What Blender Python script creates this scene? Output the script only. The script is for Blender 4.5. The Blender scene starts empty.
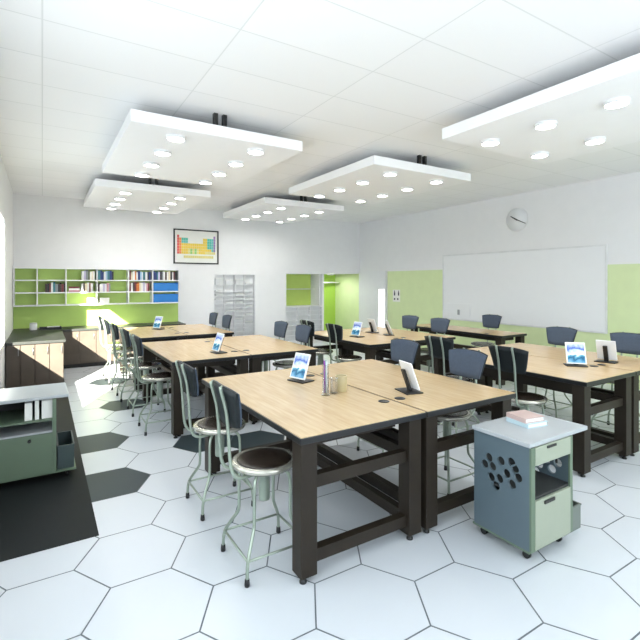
import bpy, bmesh, math, random
from mathutils import Vector, Matrix
random.seed(7)
SC = bpy.context.scene
COL = SC.collection
PI = math.pi

# ------------------------------------------------------------------ materials
def lin(c):
    c = c / 255.0
    return c / 12.92 if c <= 0.04045 else ((c + 0.055) / 1.055) ** 2.4
def rgb(r, g, b): return (lin(r), lin(g), lin(b), 1.0)
MATS = {}
def mat(name, col, rough=0.5, metal=0.0, var=0.06, scale=6.0, spec=0.5, bump=0.0, emit=None, estr=0.0):
    if name in MATS: return MATS[name]
    m = bpy.data.materials.new(name); m.use_nodes = True
    nt = m.node_tree; b = nt.nodes['Principled BSDF']
    b.inputs['Roughness'].default_value = rough; b.inputs['Metallic'].default_value = metal
    b.inputs['Specular IOR Level'].default_value = spec
    tc = nt.nodes.new('ShaderNodeTexCoord'); nz = nt.nodes.new('ShaderNodeTexNoise')
    nz.inputs['Scale'].default_value = scale; nz.inputs['Detail'].default_value = 3
    nt.links.new(tc.outputs['Object'], nz.inputs['Vector'])
    rp = nt.nodes.new('ShaderNodeValToRGB')
    rp.color_ramp.elements[0].position = .3; rp.color_ramp.elements[1].position = .7
    rp.color_ramp.elements[0].color = tuple(max(0, x * (1 - var)) for x in col[:3]) + (1,)
    rp.color_ramp.elements[1].color = tuple(min(1, x * (1 + var)) for x in col[:3]) + (1,)
    nt.links.new(nz.outputs['Fac'], rp.inputs['Fac']); nt.links.new(rp.outputs['Color'], b.inputs['Base Color'])
    if bump:
        bp = nt.nodes.new('ShaderNodeBump'); bp.inputs['Strength'].default_value = bump; bp.inputs['Distance'].default_value = .002
        nt.links.new(nz.outputs['Fac'], bp.inputs['Height']); nt.links.new(bp.outputs['Normal'], b.inputs['Normal'])
    if emit:
        b.inputs['Emission Color'].default_value = emit; b.inputs['Emission Strength'].default_value = estr
    MATS[name] = m; return m

WHITE = mat('white paint', rgb(234, 234, 234), .6, var=.01)
PANELW = mat('white acoustic felt', rgb(248, 248, 249), .8, var=.006)
WHITE2 = mat('white laminate', rgb(232, 233, 234), .4, var=.01)
GREEN = mat('lime paint', rgb(170, 208, 82), .5, var=.02)
NICHEGREEN = mat('fresh lime panel', rgb(204, 228, 118), .5, var=.02)
BACKGREEN = mat('soft lime paint', rgb(190, 220, 118), .5, var=.02)
LITGREEN = mat('lit lime paint', rgb(214, 228, 176), .5, var=.02)  # lime paint lightened to carry the light on the right wall
FLOORW = mat('white floor tile', rgb(208, 213, 218), .28, var=.012, scale=1.3)
FLOORD = mat('slate floor tile', rgb(52, 63, 67), .45, var=.05, scale=2, spec=.25)
FLOORB = mat('charcoal floor', rgb(26, 30, 31), .6, var=.08, scale=3, spec=.2)
GROUT = mat('grey joint', rgb(112, 120, 126), .8)
DARKWOOD = mat('dark brown frame', rgb(39, 32, 24), .5, var=.12, scale=9, spec=.3)
BLACK = mat('black edge', rgb(20, 22, 25), .35)
BLACKP = mat('black plastic', rgb(18, 18, 20), .4)
TUBE = mat('grey green steel tube', rgb(160, 172, 158), .3, metal=.6, var=.03)
PAN = mat('pale steel rim', rgb(196, 194, 182), .22, metal=.7, var=.03)
SEATWOOD = mat('dark brown seat', rgb(40, 32, 26), .25, var=.15, scale=8)
FABRICB = mat('black shell', rgb(22, 28, 31), .5, var=.06, spec=.3)
FABRIC = mat('blue grey upholstery', rgb(66, 78, 95), .8, var=.06, scale=40, bump=.2)
CARTSIDE = mat('slate blue steel', rgb(88, 104, 112), .4, var=.03)
CARTFR = mat('sage green steel', rgb(100, 118, 98), .45, var=.03)
CARTDR = mat('pale sage drawer', rgb(154, 162, 144), .4, var=.02)
CARTTOP = mat('pale grey top', rgb(172, 177, 180), .35, var=.02)
CARTIN = mat('dark interior', rgb(52, 54, 54), .6)
BINM = mat('grey bin plastic', rgb(112, 120, 114), .5)
CABM = mat('dark walnut laminate', rgb(76, 66, 57), .5, var=.12, scale=5)
COUNTER = mat('black counter', rgb(44, 46, 44), .4)
STEEL = mat('steel', rgb(170, 172, 172), .3, metal=.8)
GREY = mat('grey plastic', rgb(160, 164, 166), .5)
PAPER = mat('paper', rgb(236, 236, 230), .7, var=.02)
PAPERG = mat('grey paper', rgb(208, 210, 210), .7, var=.06)
BLUEBIN = mat('blue bin', rgb(26, 118, 196), .4)
BOARD = mat('whiteboard', rgb(234, 235, 236), .45, var=.006)
ALU = mat('white aluminium', rgb(222, 223, 223), .4)
LAMP = mat('lamp diffuser', rgb(255, 255, 250), .5, emit=(1, .98, .94, 1), estr=12.0)
FILLGLOW = mat('fill glow cloth', rgb(240, 244, 250), .8, emit=(.86, .94, 1.0, 1), estr=2.0)  # glow added as fill from the unseen left window
FILLGLOW2 = mat('fill glow cloth at the front', rgb(240, 244, 250), .8, emit=(.86, .94, 1.0, 1), estr=2.7)  # stronger glow, fill added from behind the camera
SLITM = mat('daylit pane', rgb(250, 250, 250), .2, emit=(1, 1, 1, 1), estr=1.0)
BEIGE = mat('beige cup', rgb(186, 172, 132), .45)

def glass_mat(name, tint=(1, 1, 1, 1), f=.12):
    m = bpy.data.materials.new(name); m.use_nodes = True; nt = m.node_tree
    nt.nodes.remove(nt.nodes['Principled BSDF'])
    t = nt.nodes.new('ShaderNodeBsdfTransparent'); t.inputs['Color'].default_value = tint
    g = nt.nodes.new('ShaderNodeBsdfGlossy'); g.inputs['Roughness'].default_value = .05
    fr = nt.nodes.new('ShaderNodeLayerWeight'); fr.inputs['Blend'].default_value = f * .5
    mx = nt.nodes.new('ShaderNodeMixShader')
    nt.links.new(fr.outputs['Facing'], mx.inputs['Fac']); nt.links.new(t.outputs[0], mx.inputs[1]); nt.links.new(g.outputs[0], mx.inputs[2])
    nt.links.new(mx.outputs[0], nt.nodes['Material Output'].inputs['Surface'])
    return m
GLASS = glass_mat('clear glass', (.95, .97, .97, 1), .12)
PLASTIC = glass_mat('clear plastic', (.93, .94, .95, 1), .5)

def maple():
    m = mat('maple laminate', rgb(222, 196, 156), .26, var=.03)
    nt = m.node_tree; b = nt.nodes['Principled BSDF']
    tc = nt.nodes.new('ShaderNodeTexCoord'); mp = nt.nodes.new('ShaderNodeMapping'); mp.inputs['Scale'].default_value = (14, 1.2, 1)
    nz = nt.nodes.new('ShaderNodeTexNoise'); nz.inputs['Scale'].default_value = 3; nz.inputs['Detail'].default_value = 6
    rp = nt.nodes.new('ShaderNodeValToRGB')
    rp.color_ramp.elements[0].color = rgb(200, 171, 128); rp.color_ramp.elements[1].color = rgb(214, 188, 148)
    rp.color_ramp.elements[0].position = .3; rp.color_ramp.elements[1].position = .7
    nt.links.new(tc.outputs['Object'], mp.inputs['Vector']); nt.links.new(mp.outputs[0], nz.inputs['Vector'])
    nt.links.new(nz.outputs['Fac'], rp.inputs['Fac']); nt.links.new(rp.outputs['Color'], b.inputs['Base Color'])
    return m
MAPLE = maple()

def ceiling_mat():
    m = mat('white ceiling tile', rgb(246, 246, 245), .8, var=.01)
    nt = m.node_tree; b = nt.nodes['Principled BSDF']
    tc = nt.nodes.new('ShaderNodeTexCoord'); br = nt.nodes.new('ShaderNodeTexBrick')
    br.offset = 0; br.inputs['Scale'].default_value = 1.0
    br.inputs['Brick Width'].default_value = 1.2; br.inputs['Row Height'].default_value = .6; br.inputs['Mortar Size'].default_value = .006
    br.inputs['Color1'].default_value = rgb(246, 246, 246); br.inputs['Color2'].default_value = rgb(243, 243, 243); br.inputs['Mortar'].default_value = rgb(226, 227, 226)
    nt.links.new(tc.outputs['Object'], br.inputs['Vector']); nt.links.new(br.outputs['Color'], b.inputs['Base Color'])
    return m
CEIL = ceiling_mat()

def picture_mat():      # a lake-and-sky picture on a lit tablet screen (local Z runs up the screen)
    m = bpy.data.materials.new('tablet picture'); m.use_nodes = True; nt = m.node_tree; b = nt.nodes['Principled BSDF']
    tc = nt.nodes.new('ShaderNodeTexCoord'); sp = nt.nodes.new('ShaderNodeSeparateXYZ')
    nz = nt.nodes.new('ShaderNodeTexNoise'); nz.inputs['Scale'].default_value = 22; nz.inputs['Detail'].default_value = 2
    ma = nt.nodes.new('ShaderNodeMath'); ma.operation = 'MULTIPLY_ADD'; ma.inputs[1].default_value = .09
    rp = nt.nodes.new('ShaderNodeValToRGB'); e = rp.color_ramp.elements
    mr = nt.nodes.new('ShaderNodeMapRange'); mr.inputs['From Min'].default_value = -.05; mr.inputs['From Max'].default_value = .17
    e[0].position = 0; e[0].color = rgb(150, 190, 215)
    e[1].position = 1; e[1].color = rgb(196, 210, 238)
    for p, c in ((.22, rgb(70, 140, 180)), (.3, rgb(20, 80, 120)), (.42, rgb(80, 160, 190)), (.5, rgb(235, 245, 250)), (.62, rgb(200, 220, 245)), (.78, rgb(60, 95, 180))):
        n = e.new(p); n.color = c
    nt.links.new(tc.outputs['Object'], sp.inputs[0]); nt.links.new(tc.outputs['Object'], nz.inputs['Vector'])
    nt.links.new(nz.outputs['Fac'], ma.inputs[0]); nt.links.new(sp.outputs['Z'], ma.inputs[2])
    nt.links.new(ma.outputs[0], mr.inputs['Value']); nt.links.new(mr.outputs[0], rp.inputs['Fac'])
    nt.links.new(rp.outputs['Color'], b.inputs['Base Color']); nt.links.new(rp.outputs['Color'], b.inputs['Emission Color'])
    b.inputs['Emission Strength'].default_value = .12; b.inputs['Roughness'].default_value = .2
    return m
PICTURE = picture_mat()

# ------------------------------------------------------------------ mesh builder
class MB:
    def __init__(s): s.bm = bmesh.new(); s.mi = 0
    def box(s, x0, x1, y0, y1, z0, z1, mi=None, bev=0.0):
        bm = s.bm; i = s.mi if mi is None else mi
        v = [bm.verts.new((x, y, z)) for x in (x0, x1) for y in (y0, y1) for z in (z0, z1)]
        F = [(0, 1, 3, 2), (4, 6, 7, 5), (0, 4, 5, 1), (2, 3, 7, 6), (0, 2, 6, 4), (1, 5, 7, 3)]
        fs = []
        for f in F:
            q = bm.faces.new([v[k] for k in f]); q.material_index = i; fs.append(q)
        if bev:
            es = list({e for f in fs for e in f.edges})
            r = bmesh.ops.bevel(bm, geom=es, offset=bev, segments=2, affect='EDGES', profile=.5)
            for f in r['faces']: f.material_index = i
        return s
    def tube(s, pts, r, n=8, mi=None, smooth=3):
        bm = s.bm; i = s.mi if mi is None else mi
        P = [Vector(p) for p in pts]
        if smooth and len(P) > 2:
            Q = []
            for k in range(len(P) - 1):
                a = P[max(k - 1, 0)]; b = P[k]; c = P[k + 1]; d = P[min(k + 2, len(P) - 1)]
                for j in range(smooth):
                    t = j / smooth
                    Q.append(.5 * ((2 * b) + (c - a) * t + (2 * a - 5 * b + 4 * c - d) * t * t + (3 * b - a - 3 * c + d) * t ** 3))
            Q.append(P[-1]); P = Q
        rings = []; up = None
        for k, p in enumerate(P):
            t = (P[min(k + 1, len(P) - 1)] - P[max(k - 1, 0)]).normalized()
            if up is None:
                up = Vector((0, 0, 1)) if abs(t.z) < .9 else Vector((1, 0, 0))
            u = (up - t * up.dot(t)).normalized(); w = t.cross(u); up = u
            rings.append([bm.verts.new(p + (u * math.cos(2 * PI * j / n) + w * math.sin(2 * PI * j / n)) * r) for j in range(n)])
        for a, b in zip(rings, rings[1:]):
            for j in range(n):
                f = bm.faces.new((a[j], a[(j + 1) % n], b[(j + 1) % n], b[j])); f.material_index = i; f.smooth = True
        for e, rev in ((rings[0], True), (rings[-1], False)):
            f = bm.faces.new(list(reversed(e)) if rev else e); f.material_index = i
        return s
    def lathe(s, prof, cx=0, cy=0, n=24, mi=None, smooth=True):
        bm = s.bm; i = s.mi if mi is None else mi
        rings = []
        for r, z in prof:
            if r < 1e-6: rings.append([bm.verts.new((cx, cy, z))])
            else: rings.append([bm.verts.new((cx + r * math.cos(2 * PI * j / n), cy + r * math.sin(2 * PI * j / n), z)) for j in range(n)])
        for a, b in zip(rings, rings[1:]):
            for j in range(n):
                k = (j + 1) % n
                if len(a) == 1 and len(b) == 1: continue
                if len(a) == 1: vs = (a[0], b[k], b[j])
                elif len(b) == 1: vs = (a[j], a[k], b[0])
                else: vs = (a[j], a[k], b[k], b[j])
                f = bm.faces.new(vs); f.material_index = i; f.smooth = smooth
        return s
    def poly(s, pts, mi=None):
        f = s.bm.faces.new([s.bm.verts.new(p) for p in pts]); f.material_index = s.mi if mi is None else mi; return s
    def build(s, name, mats, parent=None, loc=(0, 0, 0), rotz=0.0):
        me = bpy.data.meshes.new(name)
        bmesh.ops.recalc_face_normals(s.bm, faces=s.bm.faces[:])
        s.bm.to_mesh(me); s.bm.free()
        for m in (mats if isinstance(mats, (list, tuple)) else [mats]): me.materials.append(m)
        o = bpy.data.objects.new(name, me); COL.objects.link(o)
        o.parent = parent; o.location = loc; o.rotation_euler = (0, 0, rotz)
        return o
def box(name, m, x0, x1, y0, y1, z0, z1, parent=None, bev=0.0):
    return MB().box(x0, x1, y0, y1, z0, z1, bev=bev).build(name, m, parent)
def tag(o, label, cat, group=None, kind=None):
    o['label'] = label; o['category'] = cat
    if group: o['group'] = group
    if kind: o['kind'] = kind
    return o
def empty(name, loc=(0, 0, 0), rz=0.0):
    o = bpy.data.objects.new(name, None); o.empty_display_size = .1; COL.objects.link(o)
    o.location = loc; o.rotation_euler = (0, 0, rz); return o
def kids(o): return [c for c in bpy.data.objects if c.parent == o]
def copy_tree(o, parent=None):
    c = o.copy(); COL.objects.link(c); c.parent = parent
    for ch in kids(o): copy_tree(ch, c)
    return c
def struct(o): o['kind'] = 'structure'; return o

# ------------------------------------------------------------------ setting
XL, XR, YB, YF, ZC = -.5, 8.25, 10.95, -1.9, 3.55
HS = .337; HX, HY = .5, 4.258; R3 = math.sqrt(3)
DARKHEX = {(0, 0), (0, 2), (1, 4), (1, 7), (2, 0), (3, -1)}
fl = MB()
fl.poly([(XL, YF, -.004), (XR, YF, -.004), (XR, 12.4, -.004), (XL, 12.4, -.004)], 2)
fl.poly([(XL, YF, -.1), (XL, 12.4, -.1), (XR, 12.4, -.1), (XR, YF, -.1)], 2)
for i in range(-3, 18):
    for j in range(-22, 18):
        cx, cy = HX + 1.5 * HS * i, HY + R3 * HS * (j + i / 2)
        if not (XL - .2 < cx < XR + .2 and YF - .2 < cy < 12.5): continue
        g = HS - .005
        pts = [(min(max(cx + g * math.cos(k * PI / 3), XL), XR), min(max(cy + g * math.sin(k * PI / 3), YF), 12.4), 0) for k in range(6)]
        if len({(round(a, 3), round(b, 3)) for a, b, _ in pts}) < 6:
            q = []
            for p in pts:
                if not q or (abs(q[-1][0] - p[0]) + abs(q[-1][1] - p[1])) > .002: q.append(p)
            pts = q
        if len(pts) > 2: fl.poly(pts, 1 if (i, j) in DARKHEX else 0)
fl.poly([(XL, 3.42, .001), (.333, 3.42, .001), (.333, 10.5, .001), (XL, 10.5, .001)], 3)
floor = struct(fl.build('floor', [FLOORW, FLOORD, GROUT, FLOORB]))
struct(box('ceiling', CEIL, XL - .1, XR + .1, YF - .1, 12.4, ZC, ZC + .12))

W1 = (4.9, 8.35, .78, 2.75)      # left window the low sun comes through
W2 = (-1.3, 3.9, .9, 2.9)        # unseen left window added for fill light, its glowing blind drawn
wl = MB()
for a, b in ((YF, W2[0]), (W2[1], W1[0]), (W1[1], 12.4)): wl.box(XL - .1, XL, a, b, 0, ZC)
for w in (W1, W2):
    wl.box(XL - .1, XL, w[0], w[1], 0, w[2]); wl.box(XL - .1, XL, w[0], w[1], w[3], ZC)
struct(wl.build('wall_left', WHITE))
for n, w in ((1, W1), (2, W2)):
    f = MB()
    f.box(XL - .08, XL + .01, w[0], w[0] + .05, w[2], w[3]); f.box(XL - .08, XL + .01, w[1] - .05, w[1], w[2], w[3])
    f.box(XL - .08, XL + .01, w[0] + .05, w[1] - .05, w[2], w[2] + .05); f.box(XL - .08, XL + .01, w[0] + .05, w[1] - .05, w[3] - .05, w[3])
    fo = struct(f.build('window_%d' % n, WHITE2))
    if n == 1: box('pane', GLASS, XL - .05, XL - .04, w[0] + .05, w[1] - .05, w[2] + .05, w[3] - .05, fo)
    else: box('fill_blind', FILLGLOW, XL - .05, XL - .04, w[0] + .05, w[1] - .05, w[2] + .05, w[3] - .05, fo)
W3 = (.6, 7.4, .9, 2.9)           # unseen window added behind the camera as fill, its glowing blind drawn
wf = MB(); wf.box(XL - .1, W3[0], YF - .1, YF, 0, ZC); wf.box(W3[1], XR + .1, YF - .1, YF, 0, ZC)
wf.box(W3[0], W3[1], YF - .1, YF, 0, W3[2]); wf.box(W3[0], W3[1], YF - .1, YF, W3[3], ZC); struct(wf.build('wall_front', WHITE))
f = MB(); f.box(W3[0], W3[0] + .05, YF - .08, YF + .01, W3[2], W3[3]); f.box(W3[1] - .05, W3[1], YF - .08, YF + .01, W3[2], W3[3])
f.box(W3[0] + .05, W3[1] - .05, YF - .08, YF + .01, W3[2], W3[2] + .05); f.box(W3[0] + .05, W3[1] - .05, YF - .08, YF + .01, W3[3] - .05, W3[3])
fo = struct(f.build('window_3', WHITE2)); box('fill_blind', FILLGLOW2, W3[0] + .05, W3[1] - .05, YF - .05, YF - .04, W3[2] + .05, W3[3] - .05, fo)

wb = MB()                          # back wall with the three recesses
OP = [(3.67, 4.79, .25, 1.95), (5.70, 6.90, .08, 2.0), (6.95, XR, 0, 2.0)]
xs = XL
for x0, x1, z0, z1 in OP:
    wb.box(xs, x0, YB, YB + .1, 0, ZC)
    if z0 > 0: wb.box(x0, x1, YB, YB + .1, 0, z0)
    wb.box(x0, x1, YB, YB + .1, z1, ZC); xs = x1
struct(wb.build('wall_back', WHITE))
rc = MB()                          # deep green recess beside the right wall
rc.box(6.85, 6.95, YB + .1, 12.4, 0, 2.05, 1); rc.box(6.95, XR, 12.3, 12.4, 0, 2.05, 0); rc.box(6.95, XR, YB + .1, 12.3, 2.0, 2.05, 1)
rc.box(6.95, XR, 12.05, 12.3, 1.72, 1.75, 1)
struct(rc.build('wall_recess', [GREEN, WHITE]))
wr = MB()
wr.box(XR, XR + .1, YF, 12.4, 2.05, ZC, 0); wr.box(XR, XR + .1, YF, 12.4, 0, 2.05, 1)
struct(wr.build('wall_right', [WHITE, LITGREEN]))
rl = empty('recess_fill_light', (7.6, 11.6, 1.97)); tag(rl, 'small round fill light added inside the deep green recess', 'light')  # added lamp hidden behind the header, brightens the recess
MB().lathe([(.1, .029), (.1, 0), (.09, -.004), (.086, 0), (.086, .029)], n=24).build('rim', WHITE2, rl); MB().lathe([(0, 0), (.085, 0), (.085, .02), (0, .02)], n=24).build('diffuser', LAMP, rl)
L = bpy.data.lights.new('recess_fill', 'AREA'); L.shape = 'DISK'; L.size = .16; L.energy = 7; o = bpy.data.objects.new('recess_fill', L); o.location = (7.6, 11.6, 1.95); COL.objects.link(o)
struct(box('trim_1', BACKGREEN, XL, 2.78, YB - .006, YB, .8, 2.03))          # green back of the shelf niche
struct(box('baseboard_back', WHITE2, 2.78, 5.7, YB - .012, YB, 0, .09))
dr = struct(box('door_1', WHITE2, XR - .05, XR, 9.66, 10.93, 0, 2.06))
box('frame', ALU, XR - .062, XR - .05, 9.66, 9.70, 0, 2.06, dr); box('glass_strip', SLITM, XR - .06, XR - .05, 9.72, 9.98, .42, 1.54, dr)

# ------------------------------------------------------------------ ceiling panels with downlights
def make_panel():
    r = empty('ceiling_panel', (0, 0, 3.30))
    MB().box(-.95, .95, -1.2, 1.2, 0, .12, bev=.006).build('acoustic_board', PANELW, r)
    for y in (-1.16, 1.16):
        for x in (-.1, 0.0): MB().box(x - .022, x + .022, y - .025, y + .025, .115, .25).build('hanger', BLACKP, r)
    for x in (-.46, .46):
        for k in range(4):
            y = -.95 + k * .635
            d = MB().lathe([(.1, 0), (.1, -.03), (.09, -.034), (.086, -.03), (.086, 0)], n=24).build('downlight', WHITE2, r, (x, y, 0))
            MB().lathe([(0, -.031), (.086, -.031), (.086, -.02), (0, -.02)], n=24).build('diffuser', LAMP, d)
    return r
PANELS = [(1.67, 5.8, 'white ceiling panel above the front left maple table group, nearest on the left'),
          (1.67, 9.2, 'white ceiling panel at the far left above the back table near the framed chart'),
          (4.65, 5.8, 'white ceiling panel in the middle with two black hangers at its near edge'),
          (4.65, 9.2, 'white ceiling panel at the far middle, close to the back wall'),
          (4.64, 2.22, 'white ceiling panel at upper right, nearest to the clock')]
pan0 = make_panel()
LOCAL = [(x, -.95 + k * .635) for x in (-.46, .46) for k in range(4)]
PE = 2.0
for i, (x, y, lb) in enumerate(PANELS):
    p = pan0 if i == 0 else copy_tree(pan0)
    p.location = (x, y, 3.30); tag(p, lb, 'ceiling panel', 'suspended ceiling panels')
    for lx, ly in LOCAL:
        L = bpy.data.lights.new('downlight_lamp', 'AREA'); L.shape = 'DISK'; L.size = .16; L.energy = PE; L.spread = math.radians(160); L.color = (1, .99, .97)
        o = bpy.data.objects.new('downlight_lamp', L); o.location = (x + lx, y + ly, 3.262); COL.objects.link(o)

# ------------------------------------------------------------------ tables
TZ = .865
def make_table(w, l, inner, label, loc):
    """origin at the near left floor corner; inner = 'R' or 'L' side that carries the lengthwise beams"""
    r = empty('lab_table', loc); tag(r, label, 'table', 'maple topped lab tables')
    tb = MB(); tb.box(.006, w - .006, .006, l - .006, TZ - .004, TZ); tb.build('tabletop', MAPLE, r)
    MB().box(0, w, 0, l, TZ - .042, TZ - .0042, bev=.004).build('edge_band', BLACK, r)
    a = .11
    for x in (.02, w - .02 - a):
        for y in (.03, l - .03 - a):
            lg = MB().box(x, x + a, y, y + a, .035, TZ - .042, bev=.004).build('leg', DARKWOOD, r)
            MB().lathe([(0, 0), (.022, 0), (.022, .012), (.012, .018), (.012, .036), (0, .036)], x + .03, y + .03, 12).lathe([(0, 0), (.022, 0), (.022, .012), (.012, .018), (.012, .036), (0, .036)], x + a - .03, y + a - .03, 12).build('foot', BLACKP, lg)
    for y in (.03 + .03, l - .03 - a + .02):
        for z in (.09, .53):
            MB().box(.02 + a, w - .02 - a, y, y + .06, z, z + .075).build('stretcher', DARKWOOD, r)
    xb = (w - .02 - a + .02) if inner == 'R' else .05
    for z in (.09, .53):
        MB().box(xb, xb + .06, .03 + a, l - .03 - a, z, z + .075).build('side_beam', DARKWOOD, r)
    ap = MB(); ap.box(.14, .17, .16, l - .16, TZ - .12, TZ - .042); ap.box(w - .17, w - .14, .16, l - .16, TZ - .12, TZ - .042)
    ap.box(.17, w - .17, .16, .19, TZ - .12, TZ - .042); ap.box(.17, w - .17, l - .19, l - .16, TZ - .12, TZ - .042)
    ap.build('apron', DARKWOOD, r)
    xg = w - .075 if inner == 'R' else .075
    for y in (.36, l - .42):
        MB().lathe([(.0, TZ - .002), (.042, TZ - .002), (.042, TZ + .003), (.034, TZ + .005), (.03, TZ + .003), (0, TZ + .003)], xg, y, 20).build('grommet', BLACKP, r)
    return r
G = .008
def pair(x0, xm, x1, y0, y1, la, lb):
    make_table(xm - x0 - G / 2, y1 - y0, 'R', la, (x0, y0, 0)); make_table(x1 - xm - G / 2, y1 - y0, 'L', lb, (xm + G / 2, y0, 0))
pair(1.24, 2.23, 3.22, 2.2, 4.05, 'nearest maple table, left half, with the clear cylinder standing on it', 'nearest maple table, right half, beside the slate blue cabinet on castors')
pair(1.22, 2.16, 3.12, 5.05, 6.93, 'left half of the second table group, behind the nearest maple table', 'right half of the second table group, directly behind the nearest maple table')
pair(1.24, 2.06, 2.88, 7.5, 9.35, 'left half of the farthest left table group below the blue bins', 'right half of the farthest left table group near the cubby shelf')
pair(4.08, 5.0, 5.93, 2.1, 4.0, 'right front maple table whose near left leg rises behind the book', 'right front maple table at the right edge, below the whiteboard corner')
pair(3.92, 4.80, 5.68, 4.97, 6.88, 'left half of the middle table group in front of the green recess', 'right half of the middle table group in front of the white door')
make_table(.68, 2.2, 'L', 'narrow maple table standing close under the left part of the whiteboard', (6.42, 4.65, 0))

# ------------------------------------------------------------------ stools
def make_stool():
    r = empty('lab_stool')
    MB().lathe([(0, .585), (.15, .585), (.195, .596), (.206, .612), (.204, .626), (.19, .632), (.17, .628), (0, .622)], n=40).build('seat', PAN, r)
    MB().lathe([(0, .618), (.168, .624), (.172, .63), (.16, .633), (.1, .628), (0, .626)], n=40).build('seat_pad', SEATWOOD, r)
    MB().lathe([(0, .37), (.034, .37), (.036, .38), (.036, .56), (.07, .575), (.07, .588), (0, .588)], n=20).build('column', TUBE, r)
    for sx in (-1, 1):
        for sy in (-1, 1):
            pts = [(.03, .03, .572), (.07, .07, .578), (.1, .1, .565), (.117, .117, .53), (.122, .122, .45), (.122, .122, .31), (.13, .13, .265), (.16, .16, .205), (.186, .186, .15), (.197, .197, .10), (.2, .2, .03)]
            lg = MB().tube([(sx * a, sy * b, c) for a, b, c in pts], .0105).build('leg', TUBE, r)
            MB().lathe([(0, 0), (.015, 0), (.016, .01), (.0135, .042), (0, .042)], sx * .2, sy * .2, 12).build('rubber_foot', BLACKP, lg)
    q = .194
    for a, b in (((-q, -q), (q, -q)), ((q, -q), (q, q)), ((q, q), (-q, q)), ((-q, q), (-q, -q))):
        MB().tube([(a[0], a[1], .135), (b[0], b[1], .135)], .0075, smooth=0).build('footrest_bar', TUBE, r)
    for s in (-1, 1):
        y = s * .085
        MB().tube([(-.02, s * .03, .575), (-.12, y * .8, .572), (-.2, y, .58), (-.245, y, .62), (-.262, y, .72), (-.272, y, .88), (-.285, y, 1.0), (-.318, y, 1.125), (-.312, y, 1.135)], .0105).build('back_post', TUBE, r)
    def sheet(x0, th, inset):
        bm = bmesh.new(); nu, nv = 13, 6; g = [[], []]
        for k in (0, 1):
            for a in range(nu):
                row = []
                for b in range(nv):
                    v = b / (nv - 1); u = -1 + 2 * a / (nu - 1)
                    hw = (.165 + .048 * v) - inset
                    y = u * hw
                    zt = 1.14 - .022 * abs(u) ** 3 - inset; zb = .892 + .012 * abs(u) ** 3 + inset
                    z = zb + (zt - zb) * v
                    x = x0 - .045 * v ** 1.5 + .03 * (y / .2) ** 2 + k * th
                    row.append(bm.verts.new((x, y, z)))
                g[k].append(row)
        for k in (0, 1):
            for a in range(nu - 1):
                for b in range(nv - 1):
                    f = bm.faces.new((g[k][a][b], g[k][a + 1][b], g[k][a + 1][b + 1], g[k][a][b + 1])); f.smooth = True
        for a in range(nu - 1):
            for b in (0, nv - 1): bm.faces.new((g[0][a][b], g[0][a + 1][b], g[1][a + 1][b], g[1][a][b]))
        for b in range(nv - 1):
            for a in (0, nu - 1): bm.faces.new((g[0][a][b], g[0][a][b + 1], g[1][a][b + 1], g[1][a][b]))
        m = MB(); m.bm.free(); m.bm = bm; return m
    bk = sheet(-.262, .012, 0).build('backrest', FABRICB, r)
    sheet(-.2505, .014, .006).build('cushion', FABRIC, bk)
    return r
ST = 'backrest lab stools around the tables'
STOOLS = [  # x, y, rot, label
 (1.20, 2.60, 0, 'stool with brown round seat nearest the camera, left of the nearest table'),
 (1.20, 3.44, 0, 'second stool along the left side of the nearest table, just behind the first one'),
 (1.20, 5.57, 0, 'nearer stool on the left side of the second table group'),
 (1.20, 6.41, 0, 'farther stool on the left side of the second table group'),
 (1.18, 7.28, 0, 'stool by the gap between the second and the farthest left table groups'),
 (1.16, 8.12, 0, 'nearer stool on the left side of the farthest left table group'),
 (1.16, 8.96, 0, 'farther stool on the left side of the farthest left table, closest to the back counter'),
 (2.988, 2.71, PI, 'blue grey stool on the right side of the nearest table, closest to the slate cabinet'),
 (2.988, 3.53, PI, 'blue grey stool on the right side of the nearest table, behind the tablet stand'),
 (2.888, 5.50, PI, 'grey stool on the right side of the second table group, nearer of two'),
 (2.888, 6.20, PI, 'grey stool on the right side of the second table group, farther of two'),
 (2.648, 7.93, PI, 'small grey stool right of the farthest left table, nearer of two'),
 (2.648, 8.7, PI, 'small grey stool right of the farthest left table, farther of two'),
 (4.02, 2.66, 0, 'dark stool with its back to us, left of the right front table, nearer of two'),
 (4.05, 3.56, 0, 'dark stool with its back to us, left of the right front table, farther of two'),
 (3.89, 5.45, 0, 'dark stool left of the middle table group, in front of the green recess'),
 (3.87, 6.20, 0, 'dark stool left of the middle table group, in front of the white cubbies'),
 (5.447, 5.33, PI, 'grey stool right of the middle table group, nearer of two'),
 (5.447, 6.05, PI, 'grey stool right of the middle table group, farther one before the pale green wall'),
 (6.865, 5.38, PI, 'dark stool at the narrow table, its back against the whiteboard'),
 (5.698, 3.40, PI, 'blue grey stool right of the right front table, in front of the whiteboard'),
 (5.698, 2.58, PI, 'stool at the right edge of the picture, under the right front table'),
]
st0 = make_stool()
for i, (x, y, a, lb) in enumerate(STOOLS):
    s = st0 if i == 0 else copy_tree(st0)
    s.location = (x, y, 0); s.rotation_euler = (0, 0, a); tag(s, lb, 'stool', ST)

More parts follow.
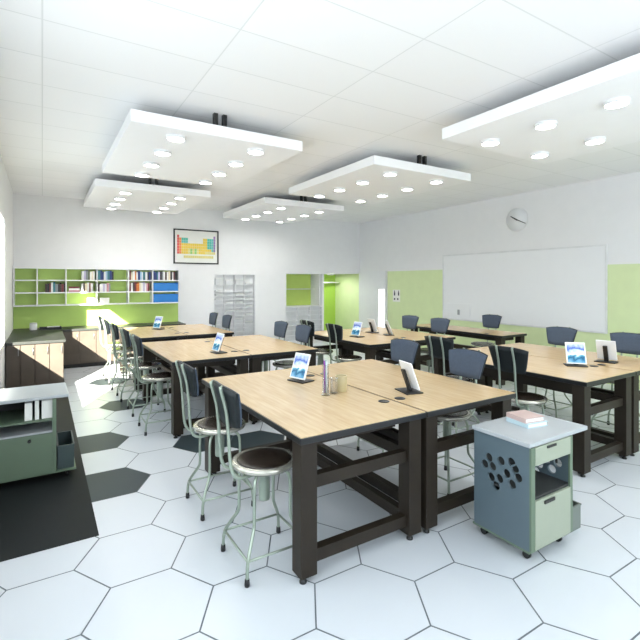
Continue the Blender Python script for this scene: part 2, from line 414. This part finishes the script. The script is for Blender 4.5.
# ------------------------------------------------------------------ cabinets on castors
def perforated(name, y0, y1, z0, z1, th, holes, m, parent, x):
    cu = bpy.data.curves.new('tmp', 'CURVE'); cu.dimensions = '2D'; cu.fill_mode = 'BOTH'; cu.extrude = th / 2
    def loop(pts):
        s = cu.splines.new('POLY'); s.points.add(len(pts) - 1); s.use_cyclic_u = True
        for p, (a, b) in zip(s.points, pts): p.co = (a, b, 0, 1)
    loop([(y0, z0), (y1, z0), (y1, z1), (y0, z1)])
    for (a, b, r) in holes: loop([(a + r * math.cos(2 * PI * k / 16), b + r * math.sin(2 * PI * k / 16)) for k in range(16)])
    t = bpy.data.objects.new('tmp', cu); COL.objects.link(t)
    bpy.context.view_layer.update()
    me = bpy.data.meshes.new_from_object(t.evaluated_get(bpy.context.evaluated_depsgraph_get()))
    bpy.data.objects.remove(t); bpy.data.curves.remove(cu)
    me.transform(Matrix(((0, 0, 1, 0), (1, 0, 0, 0), (0, 1, 0, 0), (0, 0, 0, 1))))     # curve (a,b) -> (y,z)
    me.name = name; me.materials.clear(); me.materials.append(m)
    o = bpy.data.objects.new(name, me); COL.objects.link(o); o.parent = parent; o.location = (x, 0, 0); return o
def make_cart(loc, bw, tw, d, label, drawer, base):
    """origin at the near left floor corner; bw body width, tw width of the top, d depth"""
    r = empty('mobile_cabinet', loc); tag(r, label, 'cabinet', 'steel storage cabinets on castors')
    cy, cz = d * .46, .50
    H = [(.105, .065), (.14, .01), (.078, .014), (.012, .072), (-.064, .09), (-.09, .055), (-.03, .005), (.088, -.06), (.024, -.048), (-.112, .008), (-.07, -.05), (.05, -.105)]
    hs = [(cy + a, cz + b, .029) for a, b in H]
    z0, z1 = .075, .72
    perforated('side_panel', .012, d - .012, z0, z1, .018, hs, CARTSIDE, r, .012 + .009)
    perforated('side_panel', .012, d - .012, z0, z1, .018, hs, CARTSIDE, r, bw - .009)
    MB().box(0, tw, 0, d, .722, .75, bev=.005).build('top', CARTTOP, r)
    MB().box(.012, .05, -.002, .012, z0, z1).build('front_post', CARTFR, r); MB().box(bw - .03, bw, -.002, .012, z0, z1).build('front_post', CARTFR, r)
    MB().box(.03, bw - .018, d - .03, d - .012, z0, z1).build('back_panel', CARTIN, r)
    MB().box(.012, base, .012, d, .06, .0745).build('base_plate', CARTFR, r)
    if drawer:
        w = MB().box(.051, bw - .031, -.006, .3, .605, .719, bev=.003).build('drawer', CARTDR, r)
        MB().box(.17, .27, -.012, -.0062, .695, .71).build('handle', BLACKP, w)
        MB().box(.031, bw - .019, .013, d - .031, .385, .4).build('shelf', CARTIN, r)
        dz = .384
    else:
        MB().box(.031, bw - .019, .013, d - .031, .53, .545).build('shelf', CARTFR, r)
        MB().box(.031, bw - .019, .013, d - .031, .425, .44).build('shelf', CARTTOP, r)
        dz = .424
    dd = MB().box(.051, bw - .031, -.006, .012, .078, dz, bev=.003).build('door', CARTDR if drawer else CARTFR, r)
    if drawer: MB().box(.14, .25, -.014, -.0062, dz - .035, dz - .015).build('handle', BLACKP, dd)
    else: MB().tube([(bw - .2, -.006, dz - .04), (bw - .2, -.03, dz - .04)], .014, smooth=0).build('knob', BLACKP, dd)
    for x in (.06, base - .07):
        for y in (.06, d - .06):
            c = MB(); c.tube([(x - .012, y, .026), (x + .012, y, .026)], .025, 14, smooth=0); c.box(x - .018, x + .018, y - .012, y + .012, .045, .06)
            c.build('castor', BLACKP, r)
    return r
cart = make_cart((2.55, 1.65, 0), .475, .67, .44, 'slate blue perforated storage cabinet with books on top, at lower right', True, .475)
cart2 = make_cart((-.46, 4.58, 0), .565, .66, .55, 'sage green storage cabinet with grey top at the left edge of the picture', False, .72)
def make_bin(x, y, z, w, d, h, label, m=None):
    m = m or BINM
    r = empty('waste_bin', (x, y, z)); tag(r, label, 'bin')
    t = .006; b = MB()
    b.box(0, w, 0, d, 0, t); b.box(0, t, 0, d, t, h); b.box(w - t, w, 0, d, t, h); b.box(t, w - t, 0, t, t, h); b.box(t, w - t, d - t, d, t, h)
    b.build('bin_body', m, r)
    e = MB(); e.box(-.004, w + .004, -.004, .008, h, h + .01); e.box(-.004, w + .004, d - .008, d + .004, h, h + .01); e.box(-.004, .008, .008, d - .008, h, h + .01); e.box(w - .008, w + .004, .008, d - .008, h, h + .01)
    e.build('rim', m, r); return r
make_bin(3.045, 1.72, 0.0005, .215, .32, .16, 'small grey bin on the floor beside the slate blue cabinet at lower right')
make_bin(.115, 4.62, .075, .13, .42, .2, 'dark slate bin on the base of the sage green cabinet at left', mat('dark slate plastic', rgb(62, 76, 76), .5))

def make_book(w, h, d, m, mp=PAPER):
    """upright book, spine at y=0 facing -Y, origin at the bottom left"""
    b = MB(); t = min(.004, w * .18)
    b.box(0, t, 0, d, 0, h, 0); b.box(w - t, w, 0, d, 0, h, 0); b.box(t, w - t, 0, t, 0, h, 0)
    b.box(t, w - t, t, d - .005, .004, h - .004, 1)
    return b.build('book', [m, mp])
# papers on the left cabinet's shelf and books on the slate cabinet
for k, (x, w, h, lb) in enumerate(((-.13, .055, .15, 'thin white folder standing in the sage green cabinet, left one'), (-.055, .03, .165, 'white folder in the middle of the sage green cabinet shelf'), (-.005, .085, .16, 'wide white folder standing at the right inside the sage green cabinet'))):
    f = MB(); f.box(0, w, 0, .24, 0, h, 0); f.box(.006, w - .006, .0, .236, h, h + .004, 1)
    tag(f.build('folder', [PAPER, PAPERG], None, (x, 4.63, .5455)), lb, 'folder', 'folders in the sage green cabinet')
LBLUE = mat('pale blue cover', rgb(186, 208, 216), .4); PINK = mat('dusty pink cover', rgb(196, 172, 166), .5)
def lying(x, y, z, rz, w, d, h, m, label):
    r = empty('book', (x, y, z), rz); tag(r, label, 'book', 'books lying on the slate blue cabinet')
    c = MB(); c.box(-w / 2, w / 2, -d / 2, d / 2, 0, .004); c.box(-w / 2, w / 2, -d / 2, d / 2, h - .004, h); c.box(-w / 2, -w / 2 + .004, -d / 2, d / 2, .004, h - .004)
    c.build('cover', m, r); MB().box(-w / 2 + .005, w / 2 - .006, -d / 2 + .006, d / 2 - .006, .0042, h - .0042).build('pages', PAPER, r)
lying(2.915, 1.91, .75, -.15, .19, .19, .03, LBLUE, 'pale blue book lying on the slate blue cabinet, lower of two')
lying(2.91, 1.92, .7803, -.18, .175, .175, .032, PINK, 'dusty pink book lying on top of the pale blue book')

# ------------------------------------------------------------------ things on the tables
def make_tablet(x, y, face, label, z=TZ + .0006):
    """face 0: screen looks to -X; PI: screen looks to +X"""
    r = empty('tablet_stand', (x, y, z), face); tag(r, label, 'tablet', 'tablets on stands')
    MB().box(-.06, .09, -.1, .1, 0, .01, bev=.003).build('base', BLACKP, r)
    lean = math.radians(20)
    a = MB(); a.box(.008, .03, -.022, .022, -.1, .09, bev=.004)
    po = a.build('post', BLACKP, r, (.02, 0, .105)); po.rotation_euler = (0, lean, 0)
    t = MB().box(-.006, .006, -.095, .095, -.085, .145, bev=.003).build('tablet', WHITE2, r, (-.0, 0, .105)); t.rotation_euler = (0, lean, 0)
    MB().box(-.0075, -.0062, -.082, .082, -.073, .134).build('screen', PICTURE, t)
    return r
make_tablet(1.95, 3.48, .25, 'tablet with a blue picture on the nearest table, left of the clear cylinder')
make_tablet(2.53, 2.68, PI - .22, 'tablet seen from behind on a black stand, right half of the nearest table')
make_tablet(1.86, 5.42, .1, 'tablet with a blue picture on the second table group')
make_tablet(4.30, 5.80, .12, 'tablet with a blue picture on the middle table before the green recess')
make_tablet(4.92, 6.15, PI, 'tablet seen from behind on the middle table, left of the bright door strip')
make_tablet(4.93, 5.72, PI - .5, 'dark stand on the middle table just below the bright door strip')
make_tablet(4.78, 2.57, .75, 'tablet with a blue picture on the right front table')
make_tablet(5.31, 2.52, PI + .2, 'tablet on a black stand seen from behind at the far right edge')
make_tablet(1.83, 8.7, .5, 'small tablet on the farthest left table below the blue bins')

gc = empty('measuring_cylinder', (1.885, 2.945, TZ)); tag(gc, 'tall clear measuring cylinder with coloured pens on the nearest table', 'cylinder')
MB().lathe([(0, 0), (.036, 0), (.036, .008), (.026, .014), (.026, .235), (.03, .24), (.027, .24), (.0235, .235), (.0235, .018), (0, .018)], n=28).build('glass_tube', PLASTIC, gc)
for k, (dx, dy, c) in enumerate(((-.01, .004, rgb(150, 70, 170)), (.009, .007, rgb(40, 150, 165)), (.001, -.011, rgb(225, 235, 240)))):
    MB().tube([(dx * .8, dy * .8, .02), (dx, dy, .27)], .0062, 8, smooth=0).build('pen', mat('pen %d' % k, c, .4), gc)
bk = empty('beaker', (1.965, 2.95, TZ)); tag(bk, 'short clear beaker between the tall cylinder and the beige cup', 'beaker')
MB().lathe([(0, 0), (.03, 0), (.032, .006), (.032, .12), (.035, .124), (.032, .125), (.029, .12), (.029, .008), (0, .008)], n=28).build('glass', PLASTIC, bk)
cp = empty('cup', (2.06, 2.985, TZ)); tag(cp, 'beige cup behind the clear beaker on the nearest table', 'cup')
MB().lathe([(0, 0), (.044, 0), (.047, .004), (.048, .125), (.046, .128), (.043, .125), (.043, .01), (0, .01)], n=28).build('cup_body', BEIGE, cp)

# ------------------------------------------------------------------ back counter, left counter, wall shelf
def cabinet(name, x0, x1, y0, y1, label, group=None, n=1, side=None):
    r = empty(name, (x0, y0, 0)); tag(r, label, 'cabinet', group)
    w = x1 - x0; d = y1 - y0
    MB().box(0, w, .06, d, 0, .08).build('plinth', BLACKP, r)
    MB().box(0.001, w - .001, .02, d, .0805, .755).build('carcass', CABM, r)
    dw = w / n
    for k in range(n):
        q = MB().box(k * dw + .004, (k + 1) * dw - .004, 0, .0195, .09, .75, bev=.002).build('door', CABM, r)
        MB().tube([((k + .86) * dw, -.018, .58), ((k + .86) * dw, -.018, .7)], .005, 6, smooth=0).build('handle', STEEL, q)
    return r
xs = [.34, .95, 1.56, 2.17, 2.78]
wh = ['directly right of the left counter', 'second from the left counter', 'third from the left counter', 'at the right end of the counter']
for k in range(4): cabinet('base_cabinet', xs[k], xs[k + 1], 10.32, YB - .01, 'dark base cabinet under the back counter, ' + wh[k], 'base cabinets under the back counter', 2)
tag(box('countertop', COUNTER, .335, 2.79, 10.29, YB - .007, .7555, .8, bev=.004), 'long black countertop along the back wall under the green niche', 'countertop')
cabinet('base_cabinet', XL + .01, -.1, 8.52, 10.2, 'sunlit base cabinet of the left counter, against the left wall', 'base cabinets of the left counter', 2)
cabinet('base_cabinet', -.1, .3, 8.52, 10.2, 'sunlit base cabinet at the right end of the left counter', 'base cabinets of the left counter', 2)
tag(box('countertop', COUNTER, XL + .005, .33, 8.49, YB - .007, .7555, .8, bev=.004), 'black countertop of the short left counter at the left edge', 'countertop')
jr = empty('storage_jar', (-.15, 10.5, .8)); tag(jr, 'white jar on the black counter at the far left', 'jar')
MB().lathe([(0, 0), (.06, 0), (.065, .01), (.065, .11), (.06, .12), (0, .12)], n=24).build('jar_body', WHITE2, jr); MB().lathe([(0, .1205), (.062, .1205), (.062, .14), (.02, .145), (0, .15)], n=24).build('lid', PAPERG, jr)
tr = empty('tray', (.08, 10.55, .8)); tag(tr, 'flat dark tray holding paper beside the white jar on the counter', 'tray')
MB().box(-.13, .25, -.1, .1, 0, .02).box(-.13, .25, -.1, -.094, .02, .045).box(-.13, .25, .094, .1, .02, .045).build('tray_body', BLACKP, tr); MB().box(0, .22, -.085, .085, .0205, .05).build('paper', PAPERG, tr)

SH = empty('wall_shelf', (0, 0, 0)); tag(SH, 'long white wall shelf with books in the green niche at left', 'shelf')
YS0, YS1 = 10.66, YB - .007
UP = [-.48, -.09, .42, 1.0, 1.63, 2.14, 2.73]; SZ = [1.27, 1.53, 1.785, 2.035]
for z in SZ: MB().box(XL + .002, 2.745, YS0, YS1, z - .012, z + .012).build('shelf_board', WHITE2, SH)
for x in UP:
    for a, b in zip(SZ, SZ[1:]): MB().box(x - .011, x + .011, YS0, YS1, a + .0121, b - .0121).build('upright', WHITE2, SH)
BC = {'dark brown': (62, 44, 38), 'black': (30, 30, 34), 'white': (226, 226, 222), 'grey': (130, 136, 138), 'maroon': (110, 40, 44), 'navy blue': (32, 52, 110), 'teal': (60, 120, 128), 'orange': (204, 120, 56), 'lavender': (186, 180, 206), 'pale blue': (160, 190, 214), 'cream': (226, 214, 184), 'pink': (200, 140, 150), 'olive': (90, 100, 70)}
BM = {k: mat('cover ' + k, rgb(*v), .45, var=.04) for k, v in BC.items()}
ORD = ['first', 'second', 'third', 'fourth', 'fifth', 'sixth', 'seventh', 'eighth', 'ninth', 'tenth', 'eleventh', 'twelfth', 'thirteenth', 'fourteenth']
BAY = {1: 'second', 2: 'third', 3: 'fourth', 4: 'fifth', 5: 'sixth'}
ROWN = {0: 'bottom', 1: 'middle', 2: 'top'}
def books(bay, row, x, seq):
    z = SZ[row] + .0121
    bayname = ['leftmost', 'second', 'third', 'fourth', 'fifth', 'rightmost'][bay]
    for k, c in enumerate(seq):
        w = random.uniform(.026, .046); h = random.uniform(.165, .21)
        b = make_book(w, h, random.uniform(.15, .19), BM[c]); b.location = (x, YS0 + .01 + random.uniform(0, .02), z)
        tag(b, '%s book, %s from left in the %s row of the wall shelf\'s %s bay' % (c, ORD[k], ROWN[row], bayname), 'book', 'books on the wall shelf')
        x += w + .002
books(1, 1, .05, ['dark brown', 'black', 'maroon', 'white', 'teal', 'grey', 'black', 'dark brown', 'maroon', 'black'])
books(2, 1, .70, ['white', 'dark brown', 'cream', 'white', 'maroon', 'white'])
books(2, 2, .71, ['white', 'lavender', 'grey', 'olive', 'white', 'cream', 'white'])
books(3, 2, 1.02, ['teal', 'navy blue', 'navy blue', 'white', 'pale blue', 'teal', 'navy blue', 'black'])
books(3, 1, 1.02, ['dark brown', 'white', 'white', 'lavender', 'white', 'pink', 'grey'])
books(4, 2, 1.65, ['maroon', 'cream', 'white', 'orange', 'white', 'navy blue', 'pale blue', 'white', 'teal', 'white', 'black', 'navy blue'])
books(4, 1, 1.65, ['maroon', 'white', 'dark brown', 'maroon', 'orange', 'orange', 'cream', 'white', 'lavender', 'white', 'pink', 'maroon'])
books(5, 2, 2.16, ['navy blue', 'navy blue', 'teal', 'lavender', 'black', 'grey', 'white', 'dark brown', 'white', 'cream', 'black', 'white', 'maroon', 'black'])
for k, (c, lb) in enumerate((('pink', 'pink book lying flat at the bottom of a stack on the wall shelf'), ('white', 'white book lying flat on the pink book on the wall shelf'), ('maroon', 'maroon book lying flat, topmost of the stack on the wall shelf'))):
    b = MB(); b.box(0, .2, 0, .15, 0, .003, 0); b.box(0, .2, 0, .15, .035, .038, 0); b.box(0, .2, 0, .003, .003, .035, 0); b.box(.004, .196, .003, .146, .003, .035, 1)
    tag(b.build('book', [BM[c], PAPER], None, (.47, YS0 + .02, SZ[1] + .0121 + k * .038)), lb, 'book', 'books on the wall shelf')
for k in (0, 1):
    r = empty('storage_bin', (2.16, YS0 + .01, SZ[k] + .0121)); tag(r, 'blue storage bin in the %s row at the right end of the wall shelf' % ROWN[k], 'bin', 'blue bins on the wall shelf')
    w, d, h = .55, .22, .19; b = MB()
    b.box(0, w, 0, d, 0, .006); b.box(0, .006, 0, d, .006, h); b.box(w - .006, w, 0, d, .006, h); b.box(.006, w - .006, 0, .006, .006, h); b.box(.006, w - .006, d - .006, d, .006, h)
    b.build('bin_body', BLUEBIN, r); MB().box(-.001, w + .001, -.004, -.0005, h - .03, h).build('rim', BLUEBIN, r)
for x, w, lb in ((.82, .14, 'white box on the bottom row of the wall shelf, left one'), (1.06, .18, 'white box on the bottom row of the wall shelf, right one')):
    r = empty('box', (x, YS0 + .03, SZ[0] + .0121)); tag(r, lb, 'box', 'white boxes on the wall shelf')
    MB().box(0, w, 0, .14, 0, .1).build('box_body', PAPER, r); MB().box(-.003, w + .003, -.003, .143, .1005, .125).build('lid', PAPER, r)

# framed chart
CH = empty('framed_chart', (2.67, YB - .03, 2.195)); tag(CH, 'black framed colourful chart of coloured cells high on the back wall', 'poster')
W_, H_ = 1.11, .84
f = MB(); f.box(0, W_, 0, .029, 0, .03); f.box(0, W_, 0, .029, H_ - .03, H_); f.box(0, .03, 0, .029, .03, H_ - .03); f.box(W_ - .03, W_, 0, .029, .03, H_ - .03)
f.build('frame', BLACKP, CH)
cols = [PAPER] + [mat('cell %d' % k, rgb(*c), .6) for k, c in enumerate(((226, 96, 92), (238, 150, 90), (236, 206, 84), (90, 190, 170), (150, 205, 120), (160, 130, 180), (226, 214, 140), (110, 195, 190)))]
s = MB(); s.box(.0305, W_ - .0305, .012, .028, .0305, H_ - .0305, 0)
cw, chh = (W_ - .16) / 18, .066
def cell(c, r, m):
    x = .08 + c * cw; z = H_ - .14 - (r + 1) * chh
    s.box(x + .002, x + cw - .002, .0095, .0118, z + .002, z + chh - .002, m)
for r in range(7):
    for c in range(18):
        ok = (r == 0 and c in (0, 17)) or (r in (1, 2) and (c < 2 or c > 11)) or r > 2
        if not ok: continue
        m = 1 if c == 0 else 2 if c == 1 else 6 if c == 17 else 8 if c == 16 else (4 if c > 13 and r < 5 else 3)
        if 4 < c < 10 and r > 4: m = 7 if c % 2 else 5
        if r == 6 and c > 12: m = 7
        cell(c, r, m)
for c in (2, 3, 4):
    cell(c, 1, 4); cell(c, 2, 8)
for r in (7.5, 8.5):
    for c in range(3, 17): cell(c, r, 7 if r < 8 else 0)
s.build('chart_sheet', cols, CH)

# cubby shelf in the back wall
def cubby(x0, x1, z0, z1, d, ncol, rows, label, back=WHITE2, name='cubby_shelf'):
    r = empty(name, (x0, YB, z0)); tag(r, label, 'shelf')
    w = x1 - x0; h = z1 - z0
    c = MB(); c.box(.001, w - .001, d - .015, d, .001, h - .001); c.build('back_panel', back, r)
    c = MB(); c.box(.001, .016, .0, d - .0155, .001, h - .001); c.box(w - .016, w - .001, .0, d - .0155, .001, h - .001); c.box(.0165, w - .0165, 0, d - .0155, .001, .016); c.box(.0165, w - .0165, 0, d - .0155, h - .016, h - .001)
    c.build('frame', WHITE2, r)
    cw = (w - .032) / ncol
    for k in range(1, ncol): MB().box(.016 + k * cw - .008, .016 + k * cw + .008, .004, d - .0155, .0165, h - .0165).build('divider', WHITE2, r)
    for k in range(ncol):
        for z in rows: MB().box(.016 + k * cw + .0085, .016 + (k + 1) * cw - .0085, .006, d - .016, z, z + .01).build('shelf', WHITE2, r)
    return r
cubby(3.67, 4.79, .25, 1.95, .12, 4, [.09 + .105 * k for k in range(12)] + [1.42], 'tall white cubby shelf with narrow slots in the back wall')
k = 0
PW = ['leftmost', 'second', 'third', 'rightmost']
for c, r_, h in ((0, 12, .17), (1, 12, .12), (2, 12, .14), (3, 12, .06), (0, 11, .05), (0, 10, .05), (2, 10, .055), (2, 9, .045), (1, 8, .04), (2, 8, .055), (3, 7, .05), (0, 9, .03), (3, 9, .04), (2, 6, .05), (1, 6, .035), (3, 5, .05), (2, 4, .04), (3, 3, .05)):
    z = .2506 + (1.43 if r_ == 12 else .1 + .105 * r_)
    cw = (1.12 - .032) / 4; x = 3.67 + .016 + c * cw + .03
    lv = 'top' if r_ == 12 else ORD[11 - r_ + 1]
    tag(MB().box(0, cw - .06, 0, .07, 0, h - .008, 0).box(.012, cw - .075, .008, .06, h - .008, h, 1).build('paper_stack', [PAPERG, PAPER], None, (x, YB + .02, z)), 'grey papers in the tall cubby shelf, %s column, %s slot from top' % (PW[c], lv), 'paper', 'paper stacks in the cubby shelf')
# niche unit beside the recess: green niche above, white cubbies below
ni = empty('display_cabinet', (5.70, YB, .08)); tag(ni, 'white built in cabinet with a green niche above small cubbies', 'cabinet')
w, h, d = 1.2, 1.92, .6
c = MB(); c.box(.001, .02, 0, d, .001, h - .001); c.box(w - .02, w - .001, 0, d, .001, h - .001); c.box(.0205, w - .0205, 0, d, .001, .02); c.box(.0205, w - .0205, 0, d, h - .02, h - .001); c.build('frame', WHITE2, ni)
MB().box(.0205, w - .0205, d - .015, d, .98, h - .0205).build('niche_back', NICHEGREEN, ni)
MB().box(.0205, w - .0205, .12, .135, .0205, .9545).build('back_panel', WHITE2, ni)
MB().box(.0205, w - .0205, .0, d - .0155, .955, .985).build('shelf', WHITE2, ni)
MB().box(.0205, w - .0205, d - .25, d - .0155, 1.455, 1.475).build('shelf', WHITE2, ni)
for x in (.4, .8): MB().box(x - .008, x + .008, .01, .1195, .0205, .9545).build('divider', WHITE2, ni)
for kx in range(3):
    for z in (.16, .3, .44, .58, .72, .85): MB().box(.0205 + kx * .4 - (0 if kx == 0 else .012), .391 + kx * .4 - (.012 if kx == 2 else 0), .012, .119, z, z + .01).build('shelf', WHITE2, ni)

# ------------------------------------------------------------------ right wall things
wbd = empty('whiteboard', (XR, 0, 0)); tag(wbd, 'large white board across the right wall', 'whiteboard')
Y0, Y1, Z0, Z1 = 3.9, 7.6, .86, 2.4
MB().box(-.02, -.001, Y0 + .03, Y1 - .03, Z0 + .03, Z1 - .03).build('board', BOARD, wbd)
f = MB(); f.box(-.03, -.001, Y0, Y1, Z0, Z0 + .029); f.box(-.03, -.001, Y0, Y1, Z1 - .029, Z1); f.box(-.03, -.001, Y0, Y0 + .029, Z0 + .0295, Z1 - .0295); f.box(-.03, -.001, Y1 - .029, Y1, Z0 + .0295, Z1 - .0295)
f.build('frame', ALU, wbd)
pb = empty('control_panel', (XR - .021, 7.1, .95)); tag(pb, 'flat white panel with a grey lever at the lower left of the whiteboard', 'panel')
MB().box(-.014, -.001, -.32, .34, 0, .3, bev=.003).build('plate', WHITE2, pb); MB().box(-.03, -.0145, -.03, .03, .04, .16, bev=.004).build('lever', GREY, pb)
ck = empty('wall_clock', (XR, 5.63, 3.03)); tag(ck, 'round white wall clock with thin black hands above the whiteboard', 'clock')
def disc(prof, name, m, parent):
    o = MB().lathe(prof, n=40).build(name, m, parent); o.rotation_euler = (0, -PI / 2, 0); return o
disc([(0, .001), (.235, .001), (.235, .018), (0, .018)], 'dial', WHITE2, ck)
disc([(.236, .001), (.25, .001), (.251, .018), (.246, .023), (.238, .022), (.236, .018)], 'rim', mat('pale grey rim', rgb(232, 232, 231), .5), ck)
def hand(name, ang, a, b, w):        # ang seen from inside the room, clockwise from twelve
    c, s_ = math.cos(ang), math.sin(ang)
    m = MB()
    def P(r, t, x): return (x, -(r * s_ + t * c), r * c - t * s_)
    lo = [P(a, -w, -.0205), P(b, -w * .6, -.0205), P(b, w * .6, -.0205), P(a, w, -.0205)]; hi = [(x - .004, y, z) for x, y, z in lo]
    m.poly(lo); m.poly(hi)
    for k in range(4): m.poly([lo[k], lo[(k + 1) % 4], hi[(k + 1) % 4], hi[k]])
    return m.build(name, BLACKP, ck)
hand('hour_hand', math.radians(-58), -.03, .15, .015); hand('minute_hand', math.radians(116), -.04, .235, .01)
sg = empty('notice', (XR, 9.285, 1.21)); tag(sg, 'white notice with black figures on the pale green wall', 'sign')
MB().box(-.006, -.0002, -.145, .145, 0, .33).build('sheet', PAPER, sg)
m = MB()
for y in (.07, -.09):
    m.box(-.008, -.0062, y - .024, y + .024, .17, .265); m.box(-.008, -.0062, y - .016, y + .016, .272, .305)
for y in (.07, -.06): m.box(-.008, -.0062, y - .026, y + .026, .05, .1)
m.build('symbols', mat('dark ink', rgb(44, 50, 66), .6), sg)

# ------------------------------------------------------------------ light, world, camera
sun = bpy.data.lights.new('sun', 'SUN'); sun.energy = 42.0; sun.angle = math.radians(.6); sun.color = (1, .93, .80)
so = bpy.data.objects.new('sun', sun); COL.objects.link(so); so.location = (-5, 0, 6)
so.rotation_euler = Vector((1, 2.0, -.85)).to_track_quat('-Z', 'Y').to_euler()
wd = bpy.data.worlds.new('World'); SC.world = wd; wd.use_nodes = True
bg = wd.node_tree.nodes['Background']; bg.inputs['Color'].default_value = (.85, .93, 1, 1); bg.inputs['Strength'].default_value = 2.0
cam = bpy.data.cameras.new('camera'); cam.sensor_width = 36; cam.sensor_fit = 'HORIZONTAL'; cam.lens = 446.2 / 640 * 36
cam.shift_y = (282.06 - 320) / 640; cam.clip_start = .05
co = bpy.data.objects.new('camera', cam); COL.objects.link(co); co.location = (0, 0, 1.75); co.rotation_euler = (PI / 2, 0, -math.radians(31.894))
SC.camera = co
vs = SC.view_settings; vs.view_transform = 'Standard'; vs.look = 'None'; vs.exposure = 0.55; vs.gamma = 1.0; vs.use_curve_mapping = False
